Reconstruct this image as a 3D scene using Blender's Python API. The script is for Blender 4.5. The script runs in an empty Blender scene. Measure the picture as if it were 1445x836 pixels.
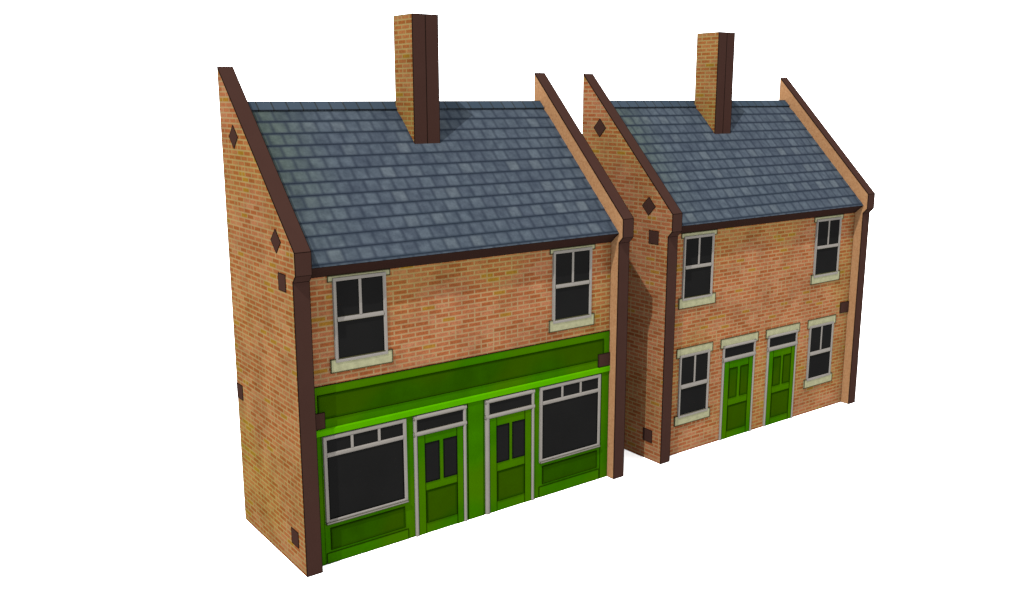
import bpy, bmesh, math, random
from mathutils import Vector
random.seed(4)
S = bpy.context.scene
COL = S.collection

# ------------------------------------------------------------------ camera
cam_d = bpy.data.cameras.new("camera")
cam = bpy.data.objects.new("camera", cam_d)
COL.objects.link(cam)
S.camera = cam
YAW, PITCH = 0.6379, 0.2082
cam.location = (-4.862, -11.3572, 6.5555)
fwd = Vector((math.sin(YAW) * math.cos(PITCH), math.cos(YAW) * math.cos(PITCH), -math.sin(PITCH)))
cam.rotation_euler = fwd.to_track_quat('-Z', 'Y').to_euler()
cam_d.sensor_fit = 'HORIZONTAL'
cam_d.sensor_width = 36.0
cam_d.lens = 1324.67 / 1445.0 * 36.0
cam_d.clip_start = 0.1
cam_d.clip_end = 3000.0

# ------------------------------------------------------------------ world, key light, exposure
w = bpy.data.worlds.new("World")
S.world = w
w.use_nodes = True
bg = w.node_tree.nodes['Background']
bg.inputs[0].default_value = (1, 1, 1, 1)
bg.inputs[1].default_value = 1.0
sun_d = bpy.data.lights.new("sun", 'SUN')
sun_d.energy = 3.1
sun_d.angle = math.radians(0.5)
sun_d.color = (1.0, 0.97, 0.93)
sun = bpy.data.objects.new("sun", sun_d)
COL.objects.link(sun)
sun.rotation_euler = Vector((0.499, 0.232, -0.835)).to_track_quat('-Z', 'Y').to_euler()
S.view_settings.view_transform = 'Standard'
S.view_settings.look = 'None'
S.view_settings.gamma = 1.0
S.view_settings.exposure = 2.32


# ------------------------------------------------------------------ node helpers
class NT:
    def __init__(self, name):
        self.mat = bpy.data.materials.new(name)
        self.mat.use_nodes = True
        self.t = self.mat.node_tree
        self.b = self.t.nodes['Principled BSDF']
        self.b.inputs['Roughness'].default_value = 0.95
        self.b.inputs['Specular IOR Level'].default_value = 0.0

    def n(self, kind, **kw):
        o = self.t.nodes.new(kind)
        for k, v in kw.items():
            setattr(o, k, v)
        return o

    def put(self, sock, v):
        if isinstance(v, (int, float)):
            sock.default_value = v
        elif isinstance(v, tuple):
            sock.default_value = v if len(v) == len(sock.default_value) else (*v, 1.0)
        else:
            self.t.links.new(v, sock)

    def m(self, op, a, b=None, c=None):
        o = self.n('ShaderNodeMath', operation=op)
        self.put(o.inputs[0], a)
        if b is not None: self.put(o.inputs[1], b)
        if c is not None: self.put(o.inputs[2], c)
        return o.outputs[0]

    def mix(self, f, a, b, mode='MIX'):
        o = self.n('ShaderNodeMix', data_type='RGBA', blend_type=mode)
        self.put(o.inputs[0], f); self.put(o.inputs[6], a); self.put(o.inputs[7], b)
        return o.outputs[2]

    def smooth(self, v, a, b, lo=0.0, hi=1.0):
        o = self.n('ShaderNodeMapRange', interpolation_type='SMOOTHSTEP')
        self.put(o.inputs[0], v)
        for i, x in enumerate((a, b, lo, hi)): self.put(o.inputs[i + 1], x)
        return o.outputs[0]

    def ramp(self, f, stops, interp='LINEAR'):
        o = self.n('ShaderNodeValToRGB')
        o.color_ramp.interpolation = interp
        e = o.color_ramp.elements
        while len(e) < len(stops): e.new(0.5)
        for i, (p, c) in enumerate(stops):
            e[i].position = p; e[i].color = (*c, 1.0)
        self.put(o.inputs[0], f)
        return o.outputs[0]

    def coords(self):
        tc = self.n('ShaderNodeTexCoord')
        s = self.n('ShaderNodeSeparateXYZ'); self.put(s.inputs[0], tc.outputs['Object'])
        q = self.n('ShaderNodeSeparateXYZ'); self.put(q.inputs[0], tc.outputs['Normal'])
        return tc.outputs['Object'], s.outputs, q.outputs

    def noise(self, vec, scale, detail=2.0, rough=0.5, dim='3D'):
        o = self.n('ShaderNodeTexNoise')
        self.put(o.inputs['Vector'], vec)
        o.inputs['Scale'].default_value = scale
        o.inputs['Detail'].default_value = detail
        o.inputs['Roughness'].default_value = rough
        return o.outputs[0]

    def comb(self, x, y, z=0.0):
        o = self.n('ShaderNodeCombineXYZ')
        for i, v in enumerate((x, y, z)): self.put(o.inputs[i], v)
        return o.outputs[0]

    def white(self, vec):
        o = self.n('ShaderNodeTexWhiteNoise', noise_dimensions='3D')
        self.put(o.inputs[0], vec)
        return o.outputs[0]

    def bump(self, h, dist=0.004, strength=0.6):
        o = self.n('ShaderNodeBump')
        o.inputs['Strength'].default_value = strength
        o.inputs['Distance'].default_value = dist
        self.put(o.inputs['Height'], h)
        self.put(self.b.inputs['Normal'], o.outputs[0])

    def done(self, c):
        self.put(self.b.inputs['Base Color'], c)
        return self.mat


def lin(r, g, b, k=1.0):
    f = lambda v: (v / 255 / 12.92 if v / 255 <= 0.04045 else ((v / 255 + 0.055) / 1.055) ** 2.4) * k
    return (f(r), f(g), f(b))


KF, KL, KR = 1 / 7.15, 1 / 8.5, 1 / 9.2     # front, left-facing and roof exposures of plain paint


def brick(name, k, yellow, seed, L=0.234, H=0.0732):
    t = NT(name)
    vec, p, nn = t.coords()
    u = t.m('ADD', t.m('MULTIPLY', p[0], t.m('ABSOLUTE', nn[1])), t.m('MULTIPLY', p[1], t.m('ABSOLUTE', nn[0])))
    v = t.m('ADD', p[2], 5.0)
    row = t.m('FLOOR', t.m('DIVIDE', v, H))
    uu = t.m('ADD', t.m('DIVIDE', t.m('ADD', u, 30.0), L), t.m('MULTIPLY', t.m('MODULO', row, 2.0), 0.5))
    col = t.m('FLOOR', uu)
    fu = t.m('FRACT', uu); fv = t.m('FRACT', t.m('DIVIDE', v, H))
    du = t.m('MULTIPLY', t.m('MINIMUM', fu, t.m('SUBTRACT', 1.0, fu)), L)
    dv = t.m('MULTIPLY', t.m('MINIMUM', fv, t.m('SUBTRACT', 1.0, fv)), H)
    idv = t.comb(col, row, seed)
    h1 = t.white(idv)
    h2 = t.white(t.comb(col, row, seed + 7.3))
    h3 = t.white(t.comb(col, row, seed + 13.1))
    split = t.m('MULTIPLY', t.m('ABSOLUTE', t.m('SUBTRACT', fu, 0.5)), L)
    split = t.m('ADD', split, t.m('MULTIPLY', t.m('LESS_THAN', h3, 0.9), 1.0))
    d = t.m('MINIMUM', t.m('MINIMUM', du, dv), split)
    mask = t.smooth(d, 0.001, 0.02)
    base = t.ramp(h1, [(0.0, lin(171, 97, 56, k)), (0.25, lin(180, 106, 66, k)), (0.55, lin(187, 116, 78, k)), (0.8, lin(194, 130, 94, k)), (1.0, lin(174, 98, 57, k))])
    base = t.mix(t.m('GREATER_THAN', h2, 0.955), base, lin(176, 126, 50, k))
    fine = t.noise(vec, 38.0, 3.0, 0.6)
    base = t.mix(1.0, base, t.ramp(fine, [(0.25, (0.72, 0.7, 0.68)), (0.75, (1.2, 1.2, 1.2))]), 'MULTIPLY')
    mort = lin(186, 155, 113, k)
    c = t.mix(mask, mort, base)
    pat = t.noise(vec, 0.6, 1.0, 0.4)
    c = t.mix(t.smooth(pat, 0.42, 0.64, 0.0, 0.85), c, t.mix(1.0, c, (0.93, 1.04, 0.74), 'MULTIPLY'))
    blot = t.noise(vec, 1.7, 3.0, 0.6)      # sooty, weathered patches
    c = t.mix(1.0, c, t.ramp(blot, [(0.3, (0.8, 0.79, 0.78)), (0.6, (1.06, 1.06, 1.06))]), 'MULTIPLY')
    if yellow:
        # yellower stock bricks in the lower storeys, redder ones towards the top
        c = t.mix(t.smooth(p[2], 3.6, 5.6, 1.0, 0.25) if name == "brick_gable" else 1.0, c,
                  t.mix(1.0, c, (1.0 - 0.1 * yellow, 1.0 + 0.16 * yellow, 1.0 - 0.4 * yellow), 'MULTIPLY'))
    t.bump(mask, 0.003, 0.35)
    return t.done(c)


def paint(name, c, k=KF, var=0.06, warm=0.0, scale=3.0):
    t = NT(name)
    vec, p, nn = t.coords()
    f = t.noise(vec, scale, 3.0, 0.55)
    a = lin(*c, k)
    lo = tuple(x * (1 - var) for x in a); hi = tuple(x * (1 + var) for x in a)
    r = t.ramp(f, [(0.3, lo), (0.7, hi)])
    if warm:
        g = t.noise(vec, 0.9, 0.0)
        r = t.mix(t.smooth(g, 0.42, 0.62, 0.0, warm), r, (a[0] * 2.0, a[1] * 1.05, a[2]))
    return t.done(r)


def slates():
    t = NT("slate")
    vec, p, nn = t.coords()
    W_, H_ = 0.233, SLATE_H
    s = t.m('MULTIPLY', t.m('SUBTRACT', ZR, p[2]), math.sqrt(2.0))        # distance down the slope
    vv = t.m('DIVIDE', t.m('SUBTRACT', s, RIDGE_S), H_)
    row = t.m('FLOOR', vv); fv = t.m('FRACT', vv)
    uu = t.m('ADD', t.m('DIVIDE', t.m('ADD', p[0], 20.07), W_), t.m('MULTIPLY', t.m('MODULO', row, 2.0), 0.45))
    col = t.m('FLOOR', uu); fu = t.m('FRACT', uu)
    h1 = t.white(t.comb(col, row, 2.0))
    alt = t.m('MULTIPLY', t.m('MODULO', t.m('ADD', col, 40.0), 2.0), t.m('MODULO', row, 2.0))
    tone = t.m('ADD', t.m('MULTIPLY', h1, 0.62), t.m('MULTIPLY', alt, 0.3))
    base = t.ramp(tone, [(0.0, lin(82, 93, 108, KR)), (0.5, lin(92, 104, 118, KR)), (1.0, lin(105, 116, 127, KR))])
    n1 = t.noise(vec, 7.0, 2.0, 0.5)
    base = t.mix(1.0, base, t.ramp(n1, [(0.3, (0.84, 0.85, 0.86)), (0.7, (1.32, 1.3, 1.24))]), 'MULTIPLY')
    n2 = t.noise(vec, 30.0, 2.0, 0.6)
    base = t.mix(1.0, base, t.ramp(n2, [(0.3, (0.9, 0.9, 0.9)), (0.7, (1.1, 1.1, 1.1))]), 'MULTIPLY')
    g = t.m('MULTIPLY', t.smooth(p[0], 0.2, 1.5, 1.0, 0.0), t.smooth(p[2], 4.4, 6.0, 0.15, 1.0))      # lichen beside the left gable
    base = t.mix(g, base, t.mix(1.0, base, (1.02, 1.08, 0.76), 'MULTIPLY'))
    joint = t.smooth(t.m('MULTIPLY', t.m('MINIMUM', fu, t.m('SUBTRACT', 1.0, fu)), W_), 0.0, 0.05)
    lap_shade = t.smooth(t.m('MULTIPLY', t.m('MINIMUM', fv, t.m('SUBTRACT', 1.0, fv)), H_), 0.0, 0.048)
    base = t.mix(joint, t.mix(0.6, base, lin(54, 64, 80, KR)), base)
    base = t.mix(lap_shade, lin(58, 69, 84, KR), base)  # dark gap and shade below each course, put into the slate colour
    t.bump(n2, 0.002, 0.25)
    return t.done(base)


def ridge_mat():
    t = NT("ridge_slate")
    vec, p, nn = t.coords()
    uu = t.m('DIVIDE', t.m('ADD', p[0], 20.03), 0.233)
    fu = t.m('FRACT', uu)
    h = t.white(t.comb(t.m('FLOOR', uu), 3.0, 1.0))
    base = t.ramp(h, [(0.0, lin(74, 90, 106, KR)), (1.0, lin(84, 99, 115, KR))])
    j = t.smooth(t.m('MULTIPLY', t.m('MINIMUM', fu, t.m('SUBTRACT', 1.0, fu)), 0.233), 0.004, 0.016)
    return t.done(t.mix(j, lin(62, 66, 66, KR), base))


def render_mat():
    t = NT("sandy_render")
    vec, p, nn = t.coords()
    a = t.noise(vec, 26.0, 3.0, 0.7)
    c = t.ramp(a, [(0.25, lin(180, 130, 90, KF)), (0.5, lin(201, 151, 107, KF)), (0.75, lin(214, 168, 124, KF))])
    b = t.noise(vec, 34.0, 1.0, 0.5)
    c = t.mix(t.smooth(b, 0.68, 0.76, 0.0, 0.55), c, lin(120, 72, 46, KF))
    return t.done(c)


ZR, RIDGE_S, SLATE_H = 6.5, 0.172, 0.2352
M = {}
M['brick_front'] = brick("brick_front", KF * 0.99, 0.0, 1.0)
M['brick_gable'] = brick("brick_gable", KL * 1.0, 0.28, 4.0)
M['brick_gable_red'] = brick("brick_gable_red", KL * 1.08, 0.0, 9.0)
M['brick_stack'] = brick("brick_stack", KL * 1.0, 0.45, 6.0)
M['render'] = render_mat()
M['brown'] = paint("brown_paint", (74, 51, 45), KF, 0.03)
M['brown_eave'] = paint("brown_eave_shade", (60, 41, 36), KF, 0.03)  # the trim brown darkened, shade of the eave underside as colour
M['line'] = paint("dark_arris", (30, 22, 18), KF, 0.02)
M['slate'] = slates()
M['ridge'] = ridge_mat()
M['green'] = paint("green_paint", (57, 121, 0), KF, 0.1, 0.5)
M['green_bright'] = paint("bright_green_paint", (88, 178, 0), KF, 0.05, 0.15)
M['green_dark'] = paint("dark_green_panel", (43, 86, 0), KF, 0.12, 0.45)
M['green_shade'] = paint("green_panel_edge_shade", (38, 74, 0), KF, 0.05)  # soft shadow round the panels painted as a darker green splay
M['green_line'] = paint("green_outline_shade", (28, 54, 0), KF, 0.03)  # dark outlines: drawn edges and recess shade in the colour
M['grey'] = paint("grey_frame_paint", (162, 157, 151), KF, 0.05)
M['glass'] = paint("dark_glass", (35, 35, 35), KF, 0.08, 0.0, 1.2)
M['glass_line'] = paint("pane_outline_shade", (20, 20, 20), KF, 0.02)  # dark rim of the glass, painting in its edge line and recess shade
M['stone'] = paint("pale_stone", (184, 184, 147), KF, 0.13, 0.0, 11.0)
M['stone_line'] = paint("stone_arris", (84, 82, 58), KF, 0.03)
gm = NT("white_ground")
gv, gp, gn = gm.coords()
M['ground'] = gm.done(gm.ramp(gm.noise(gv, 0.6, 2.0), [(0.3, (0.66, 0.66, 0.66)), (0.7, (0.68, 0.68, 0.68))]))


# ------------------------------------------------------------------ mesh helper
class MB:
    def __init__(self):
        self.v = []; self.f = []; self.mi = []; self.mats = []

    def slot(self, m):
        if m not in self.mats: self.mats.append(m)
        return self.mats.index(m)

    def face(self, pts, m):
        i = len(self.v)
        self.v += [tuple(p) for p in pts]
        self.f.append(tuple(range(i, i + len(pts)))); self.mi.append(self.slot(m))

    def box(self, x0, x1, y0, y1, z0, z1, m):
        self.prism_x([(y0, z0), (y1, z0), (y1, z1), (y0, z1)], x0, x1, m)

    def prism_x(self, prof, x0, x1, m, left=None, right=None, sides=None):
        """profile in (y, z), counter-clockwise seen from +x"""
        n = len(prof)
        i = len(self.v)
        self.v += [(x0, y, z) for y, z in prof] + [(x1, y, z) for y, z in prof]
        self.f.append(tuple(i + k for k in reversed(range(n)))); self.mi.append(self.slot(left or m))
        self.f.append(tuple(i + n + k for k in range(n))); self.mi.append(self.slot(right or m))
        for k in range(n):
            j = (k + 1) % n
            self.f.append((i + k, i + j, i + n + j, i + n + k))
            self.mi.append(self.slot((sides or {}).get(k, m)))

    def ring(self, x0, x1, z0, z1, w1, w2, yb, yf, yi, m):
        """picture-frame ring: outer edge, flat face w1 wide at yf, splay w2 wide down to yi"""
        R = lambda d, y: [(x0 + d, y, z0 + d), (x1 - d, y, z0 + d), (x1 - d, y, z1 - d), (x0 + d, y, z1 - d)]
        a, b, c, d = R(0, yb), R(0.006, yf), R(w1, yf), R(w1 + w2, yi)
        i = len(self.v); self.v += a + b + c + d
        for k in range(3):
            for j in range(4):
                q = (j + 1) % 4
                self.f.append((i + k * 4 + j, i + k * 4 + q, i + k * 4 + 4 + q, i + k * 4 + 4 + j)); self.mi.append(self.slot(m))

    def build(self, name, parent=None, line=None, r=0.0045, angle=30, skip=None):
        me = bpy.data.meshes.new(name)
        me.from_pydata(self.v, [], self.f)
        for mm in self.mats: me.materials.append(M[mm])
        for p, k in zip(me.polygons, self.mi): p.material_index = k
        bm = bmesh.new(); bm.from_mesh(me)
        bmesh.ops.remove_doubles(bm, verts=bm.verts, dist=1e-5)
        bmesh.ops.recalc_face_normals(bm, faces=bm.faces)
        if line:
            k = self.slot(line)
            me.materials.append(M[line])
            es = []
            for e in bm.edges:
                if len(e.link_faces) != 2 or e.calc_face_angle(0) > math.radians(angle):
                    a, b = e.verts[0].co.copy(), e.verts[1].co.copy()
                    if skip and skip(a, b): continue
                    es.append((a, b))
            for a, b in es:
                d = (b - a).normalized()
                u = d.cross(Vector((0, 0, 1)) if abs(d.z) < 0.9 else Vector((1, 0, 0))).normalized()
                q = d.cross(u)
                cs = [(a - d * r * 0.5 + u * r * s1 + q * r * s2, b + d * r * 0.5 + u * r * s1 + q * r * s2) for s1, s2 in ((1, 1), (-1, 1), (-1, -1), (1, -1))]
                lo = [bm.verts.new(c[0]) for c in cs]; hi = [bm.verts.new(c[1]) for c in cs]
                fs = [bm.faces.new(lo[::-1]), bm.faces.new(hi)]
                for j in range(4):
                    fs.append(bm.faces.new((lo[j], lo[(j + 1) % 4], hi[(j + 1) % 4], hi[j])))
                for f in fs: f.material_index = k
        bm.to_mesh(me); bm.free()
        o = bpy.data.objects.new(name, me)
        COL.objects.link(o)
        if parent: o.parent = parent
        return o


def box_part(name, parent, x0, x1, y0, y1, z0, z1, m, line=None, r=0.0045):
    b = MB(); b.box(x0, x1, y0, y1, z0, z1, m)
    return b.build(name, parent, line, r)


# ------------------------------------------------------------------ dimensions shared by both buildings
W, T, D, C = 6.0081, 0.2293, 2.3183, 0.09
Z1, Z2, Z3, ZT = 4.1864, 4.2826, 4.594, 6.9938
YF, YE, ZE, ZF, YR = 0.1965, 0.0109, 4.3509, 4.1853, 2.1563
H0, H1, HC, HB, ZC = 2.7761, 3.2401, 1.5027, 2.0757, 7.8126
SKIN = 0.012


def offset_profile(pts, d):
    """the open polyline moved d to its right-hand (inner) side"""
    out = []
    for i, p in enumerate(pts):
        ns = []
        for a, b in ((i - 1, i), (i, i + 1)):
            if a >= 0 and b < len(pts):
                dy, dz = pts[b][0] - pts[a][0], pts[b][1] - pts[a][1]
                l = math.hypot(dy, dz); ns.append((dz / l, -dy / l))
        if len(ns) == 1:
            out.append((p[0] + ns[0][0] * d, p[1] + ns[0][1] * d))
        else:
            sy, sz = ns[0][0] + ns[1][0], ns[0][1] + ns[1][1]
            k = 2 * d / (sy * sy + sz * sz)
            out.append((p[0] + sy * k, p[1] + sz * k))
    return out


def gable(root, x0, x1, left, right, plates):
    prof = [(0, 0), (0, Z1), (-C, Z2), (-C, Z3), (D, ZT)]
    inn = offset_profile(prof, SKIN)
    inn[0] = (inn[0][0], 0.0)
    inn[-1] = (D, inn[-1][1] - (D - inn[-1][0]) * -1.0)
    b = MB()
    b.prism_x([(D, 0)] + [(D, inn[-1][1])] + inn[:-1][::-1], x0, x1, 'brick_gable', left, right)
    wall = b.build('gable_wall', root, 'line', 0.003)
    for nm, a, e in (('pier_face', 0, 1), ('kneeler', 1, 3), ('coping', 3, 4)):
        b = MB()
        poly = inn[a:e + 1] + prof[a:e + 1][::-1]
        b.prism_x(poly, x0 - 0.001, x1 + 0.001, 'brown')
        b.build(nm, wall, 'line', 0.0028)
    for kind, (yc, zc, h) in plates:
        b = MB()
        if kind == 'd': pr = [(yc, zc - h), (yc + h, zc), (yc, zc + h), (yc - h, zc)]
        else: pr = [(yc - h, zc - h), (yc + h, zc - h), (yc + h, zc + h), (yc - h, zc + h)]
        b.prism_x(pr, x0 - 0.006, x0 - 0.0005, 'brown')
        b.build('wall_plate', wall, 'line', 0.003)
    return wall


def shell(root, gmat):
    plates = [('d', (1.829, 6.012, 0.165)), ('d', (0.496, 4.683, 0.163)), ('s', (0.352, 4.143, 0.116)),
              ('s', (D - 0.116, 2.147, 0.115)), ('s', (0.353, 0.458, 0.116))]
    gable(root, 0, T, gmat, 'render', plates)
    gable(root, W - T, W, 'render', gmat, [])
    # walls
    b = MB(); b.box(T + 0.001, W - T - 0.001, YF, YF + 0.12, 0, ZF - 0.004, 'brick_front')
    front = b.build('front_wall', root, 'line', 0.003, skip=lambda p, q: min(p.y, q.y) > YF + 0.05 or min(p.z, q.z) > 1.0)
    b = MB(); b.box(T + 0.001, W - T - 0.001, D - 0.12, D - 0.004, 0, ZR - 0.3, 'brick_gable')
    b.build('back_wall', root)
    # roof: slate courses stepped over a sloping deck
    q = math.sqrt(0.5)
    P = lambda s, h: (YR - s * q - h * q, ZR - s * q + h * q)     # s down the slope, h above it
    total = (ZR - ZE) / q
    b = MB()
    x0, x1 = T + 0.002, W - T - 0.002
    edges = [RIDGE_S]
    while edges[-1] + SLATE_H < total: edges.append(edges[-1] + SLATE_H)
    edges.append(total)
    prof = []
    for i in range(len(edges) - 1):
        prof.append(P(edges[i] - 0.002, -0.001)); prof.append(P(edges[i + 1] , 0.0 if i == len(edges) - 2 else 0.004))
    prof = [P(RIDGE_S, -0.02)] + prof[1:]
    under = [P(total, -0.003), P(total - 0.12, -0.05), P(RIDGE_S, -0.05)]
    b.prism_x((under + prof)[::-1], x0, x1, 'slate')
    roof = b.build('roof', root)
    b = MB()
    b.prism_x([P(RIDGE_S, -0.06), P(0.0, -0.06), (D - 0.002, ZR - (D - YR) - 0.05), (D - 0.002, ZR - (D - YR)), P(0.0, 0.0), P(RIDGE_S + 0.008, 0.008)][::-1], x0, x1, 'ridge')
    b.build('ridge_tiles', roof, 'line', 0.0035, skip=lambda p, q2: abs(p.x - q2.x) < 1)
    b = MB()
    b.prism_x([(YE - 0.001, ZE - 0.001), (YF - 0.001, ZF), (YF + 0.06, ZF), (YF + 0.06, ZE), (YE + 0.06, ZE + 0.0)], x0, x1, 'brown_eave')
    b.build('eaves_board', roof, 'line', 0.0028, skip=lambda p, q2: p.y > YF + 0.02 and q2.y > YF + 0.02)
    # chimney stack: brick with two dark front panels meeting at a seam
    rz = lambda y: ZR - (YR - y)
    b = MB()
    yb = HC + SKIN
    b.prism_x([(HB, rz(HB) - 0.1), (HB, ZC), (yb, ZC), (yb, rz(yb) - 0.1)][::-1], H0, H1, 'brick_stack')
    ch = b.build('chimney', root, 'line', 0.0026)
    xm = 0.5 * (H0 + H1)
    for xa, xb in ((H0 - 0.001, xm - 0.003), (xm + 0.003, H1 + 0.001)):
        box_part('front_panel', ch, xa, xb, HC, yb - 0.0005, rz(HC) - 0.02, ZC + 0.001, 'brown', 'line', 0.0026)
    return front


def sash(root, x0, x1, z0, z1, sill, lintel, rail, thick):
    """sliding sash window: grey frame, two panes over one, stone lintel and sill"""
    b = MB()
    yf, yg = YF - 0.032, YF - 0.014
    b.ring(x0, x1, z0, z1, 0.034, 0.028, YF + 0.01, yf, yg - 0.001, 'grey')
    win = b.build('window', root, 'line', 0.0025, angle=50, skip=lambda p, q: min(p.y, q.y) < YF)
    g = 0.058
    xm = 0.5 * (x0 + x1)
    r0, r1 = rail
    for xa, xb, za, zb in ((x0 + g, xm - 0.02, r1, z1 - g), (xm + 0.02, x1 - g, r1, z1 - g), (x0 + g, x1 - g, z0 + g, r0)):
        box_part('pane', win, xa, xb, yg, YF - 0.002, za, zb, 'glass', 'glass_line', 0.006)
    b = MB()
    b.prism_x([(YF, r0 - 0.004), (YF, r1 + 0.004), (yg - 0.004, r1 + 0.004), (yf + 0.002, r0 + 0.25 * (r1 - r0) + 0.01), (yf + 0.002, r0)], x0 + 0.05, x1 - 0.05, 'grey')
    b.build('meeting_rail', win, 'stone_line', 0.002, angle=70)
    box_part('glazing_bar', win, xm - 0.021, xm + 0.021, yf + 0.006, YF - 0.001, r1, z1 - 0.05, 'grey')
    box_part('sill', win, sill[0], sill[1], YF - 0.022, YF + 0.01, sill[2], sill[3], 'stone', 'stone_line', 0.006)
    box_part('lintel', win, lintel[0], lintel[1], YF - 0.012, YF + 0.01, lintel[2], lintel[3], 'stone', 'stone_line', 0.006)
    return win


def door(root, x0, x1, top, fan, leaf_top, upper, lower, glazed, lintel=None, y0=YF):
    """panelled green door under a fanlight in a grey frame"""
    xl, xr = fan[0], fan[1]
    b = MB()
    b.box(xl, xr, y0 - 0.012, y0 + 0.02, 0.0, leaf_top, 'green')
    sx0, sx1 = lower[0] - 0.004, lower[1] + 0.004
    b.box(xl + 0.004, sx0, y0 - 0.016, y0 - 0.011, 0.0, leaf_top - 0.004, 'green')
    b.box(sx1, xr - 0.004, y0 - 0.016, y0 - 0.011, 0.0, leaf_top - 0.004, 'green')
    leaf = b.build('door', root, 'green_line', 0.0035, skip=lambda p, q: max(p.z, q.z) < 0.1)
    ua, ub, uc, ud, uz0, uz1 = upper
    for xa, xb in ((ua, ub), (uc, ud)):
        (box_part('pane', leaf, xa, xb, y0 - 0.0145, y0, uz0, uz1, 'glass', 'glass_line', 0.007) if glazed
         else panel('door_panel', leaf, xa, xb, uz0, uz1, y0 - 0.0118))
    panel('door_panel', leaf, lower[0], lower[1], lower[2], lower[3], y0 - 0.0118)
    b = MB()
    yf = y0 - 0.034
    for xa, xb in ((x0, xl), (xr, x1)):
        d = (xb - xa) * 0.5
        # rounded jamb
        n = 5
        arc = [(xa + (xb - xa) * i / n, yf + 0.016 * (abs(2 * i / n - 1) ** 2)) for i in range(n + 1)]
        for (xa1, ya1), (xb1, yb1) in zip(arc, arc[1:]):
            b.face([(xa1, ya1, 0), (xb1, yb1, 0), (xb1, yb1, top), (xa1, ya1, top)], 'grey')
        b.face([(xa, y0 + 0.005, 0), (xa, yf + 0.016, 0), (xa, yf + 0.016, top), (xa, y0 + 0.005, top)], 'grey')
        b.face([(xb, yf + 0.016, 0), (xb, y0 + 0.005, 0), (xb, y0 + 0.005, top), (xb, yf + 0.016, top)], 'grey')
    for za, zb, e in ((leaf_top, fan[2], 0.0), (fan[3], top, 0.0)):
        yq = yf - 0.003
        b.prism_x([(y0 + 0.005, za), (y0 + 0.005, zb), (yq + 0.014, zb), (yq, za + 0.6 * (zb - za)), (yq, za + 0.3 * (zb - za)), (yq + 0.01, za)][::-1], x0 - 0.002, x1 + 0.002, 'grey')
    b.build('door_frame', leaf, 'stone_line', 0.002, angle=60)
    box_part('fanlight', leaf, xl - 0.01, xr + 0.01, y0 - 0.0145, y0, fan[2] - 0.01, fan[3] + 0.01, 'glass', 'glass_line', 0.006)
    if lintel:
        box_part('lintel', leaf, lintel[0], lintel[1], YF - 0.012, YF + 0.01, lintel[2], lintel[3], 'stone', 'stone_line', 0.006)
    return leaf


def panel(name, parent, x0, x1, z0, z1, y):
    """sunk green panel inside a dark outline and a darker splay for its soft shadow"""
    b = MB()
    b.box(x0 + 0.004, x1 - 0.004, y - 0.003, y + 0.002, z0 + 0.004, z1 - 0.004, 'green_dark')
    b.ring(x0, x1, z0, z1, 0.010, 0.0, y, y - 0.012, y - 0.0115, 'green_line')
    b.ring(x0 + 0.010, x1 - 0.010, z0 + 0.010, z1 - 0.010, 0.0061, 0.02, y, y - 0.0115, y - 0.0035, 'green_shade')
    return b.build(name, parent)


def thing(name, x, label, cat):
    o = bpy.data.objects.new(name, None)
    o.empty_display_size = 0.3
    COL.objects.link(o)
    o.location = (x, 0, 0)
    o['label'] = label; o['category'] = cat
    return o


def facade_plate(front, x0, x1, z0, z1, y0=YF):
    box_part('wall_plate', front, x0, x1, y0 - 0.02, y0, z0, z1, 'brown', 'line', 0.0026)


# ------------------------------------------------------------------ the shop
shop = thing('brick_shop', 0.0, 'brick shop with green shopfront, two large display windows and half-glazed doors', 'shop')
front = shell(shop, 'brick_gable')
YS = YF - 0.012                      # face of the timber shopfront
xa, xb = T + 0.001, W - T - 0.001
b = MB(); b.box(xa, xb, YS, YF + 0.004, 0.0, 2.655, 'green')
sf = b.build('shopfront', shop, 'line', 0.005)
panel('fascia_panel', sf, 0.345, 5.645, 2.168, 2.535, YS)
b = MB(); b.prism_x([(YS, 1.945), (YS, 2.037), (YS - 0.012, 2.037), (YS - 0.03, 2.02), (YS - 0.03, 1.945)][::-1], xa, xb, 'green_bright')
b.build('cornice', sf)
for pa, pb in ((2.835, 3.125),):
    box_part('pilaster', sf, pa, pb, YS - 0.01, YS + 0.001, 0, 1.944, 'green', 'green_line', 0.003)
for pa, pb in ((0.235, 0.372), (5.602, 5.772)):
    box_part('pilaster', sf, pa, pb, YS - 0.008, YS + 0.001, 0, 1.944, 'green', 'green_line', 0.0025)
for pa, pb, za, zb, kick in ((0.46, 1.69, 0.195, 0.54, 0.16), (4.315, 5.535, 0.22, 0.543, 0.185)):
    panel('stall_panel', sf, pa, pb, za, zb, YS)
    box_part('kick_board', sf, pa - 0.065, pb + 0.045, YS - 0.008, YS + 0.001, 0, kick, 'green', 'green_line', 0.004)


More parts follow.
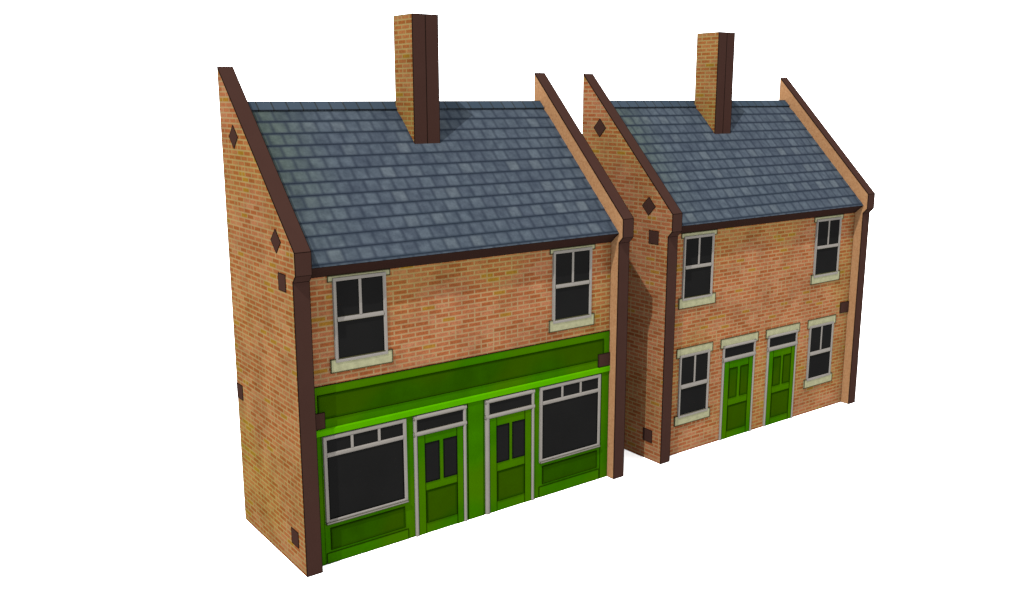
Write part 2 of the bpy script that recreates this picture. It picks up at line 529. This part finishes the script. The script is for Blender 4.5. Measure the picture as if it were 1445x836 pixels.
def display_window(x0, x1, m1, m2):
    z0, z1 = 0.615, 1.922
    b = MB()
    yf, yg = YS - 0.03, YS - 0.012
    b.ring(x0, x1, z0, z1, 0.042, 0.024, YS + 0.005, yf, yg - 0.001, 'grey')
    win = b.build('display_window', shop, 'green_line', 0.004, angle=50, skip=lambda p, q: min(p.y, q.y) < YS)
    g = 0.064
    xs = [x0 + g, m1, m2, x1 - g]
    for i in range(3):
        box_part('pane', win, xs[i] + (0.02 if i else 0), xs[i + 1] - (0.02 if i < 2 else 0), yg, YS - 0.001, 1.672, z1 - g, 'glass', 'glass_line', 0.006)
    box_part('pane', win, x0 + g, x1 - g, yg, YS - 0.001, z0 + g, 1.612, 'glass', 'glass_line', 0.008)
    b = MB(); b.prism_x([(YS, 1.61), (YS, 1.674), (yf + 0.012, 1.674), (yf + 0.002, 1.655), (yf + 0.002, 1.625), (yf + 0.01, 1.61)][::-1], x0 + 0.055, x1 - 0.055, 'grey')
    b.build('transom', win)
    for mm in (m1, m2):
        box_part('glazing_bar', win, mm - 0.021, mm + 0.021, yf + 0.006, YS - 0.001, 1.674, z1 - 0.055, 'grey')
    box_part('sill', win, x0 + 0.004, x1 - 0.004, yf - 0.012, YS, z0 - 0.004, z0 + 0.024, 'grey', 'stone_line', 0.003)


display_window(0.395, 1.735, 0.844, 1.279)
display_window(4.25, 5.577, 4.721, 5.122)
door(shop, 1.862, 2.797, 1.922, (1.914, 2.740, 1.672, 1.862), 1.605, (2.048, 2.295, 2.379, 2.615, 0.835, 1.453), (2.05, 2.618, 0.165, 0.70), True, y0=YS - 0.004)
door(shop, 3.160, 4.132, 1.922, (3.236, 4.076, 1.672, 1.862), 1.605, (3.376, 3.616, 3.691, 3.931, 0.835, 1.447), (3.38, 3.936, 0.165, 0.685), True, y0=YS - 0.004)
sash(shop, 0.643, 1.470, 2.952, 4.155, (0.573, 1.540, 2.82, 3.006), (0.577, 1.538, 4.103, 4.18), (3.535, 3.60), 0.06)
sash(shop, 4.512, 5.338, 2.950, 4.152, (4.446, 5.402, 2.82, 3.010), (4.457, 5.404, 4.106, 4.18), (3.533, 3.597), 0.06)
facade_plate(front, T + 0.002, 0.441, 2.05, 2.28, YS - 0.004)
facade_plate(front, 5.517, W - T - 0.002, 2.05, 2.27, YS - 0.004)

# ------------------------------------------------------------------ the pair of cottages
house = thing('terraced_house', 6.9364, 'brick terraced house with two plain green front doors and stone window lintels', 'house')
front2 = shell(house, 'brick_gable_red')
sash(house, 0.592, 1.388, 2.938, 4.125, (0.517, 1.484, 2.80, 2.99), (0.535, 1.462, 4.095, 4.178), (3.52, 3.585), 0.06)
sash(house, 4.458, 5.285, 2.925, 4.137, (4.394, 5.349, 2.80, 2.99), (4.394, 5.352, 4.085, 4.178), (3.52, 3.585), 0.06)
sash(house, 0.596, 1.408, 0.70, 1.912, (0.518, 1.468, 0.566, 0.745), (0.522, 1.485, 1.867, 2.04), (1.262, 1.345), 0.06)
sash(house, 4.460, 5.276, 0.714, 1.907, (4.39, 5.342, 0.574, 0.75), (4.40, 5.347, 1.855, 2.035), (1.262, 1.345), 0.06)
door(house, 1.790, 2.736, 1.902, (1.838, 2.684, 1.664, 1.853), 1.58, (1.987, 2.233, 2.313, 2.56, 0.816, 1.43), (1.985, 2.555, 0.148, 0.675), False, (1.72, 2.811, 1.862, 2.04))
door(house, 3.122, 4.056, 1.900, (3.172, 4.006, 1.664, 1.850), 1.58, (3.318, 3.566, 3.636, 3.886, 0.816, 1.43), (3.316, 3.886, 0.148, 0.675), False, (3.058, 4.12, 1.856, 2.033))
facade_plate(front2, 5.485, W - T - 0.002, 2.045, 2.275)

# ------------------------------------------------------------------ the white surface they stand on
b = MB()
R = 900.0
b.face([(-R, -R, -0.004), (R, -R, -0.004), (R, R, -0.004), (-R, R, -0.004)], 'ground')
g = b.build('ground')
g['kind'] = 'structure'
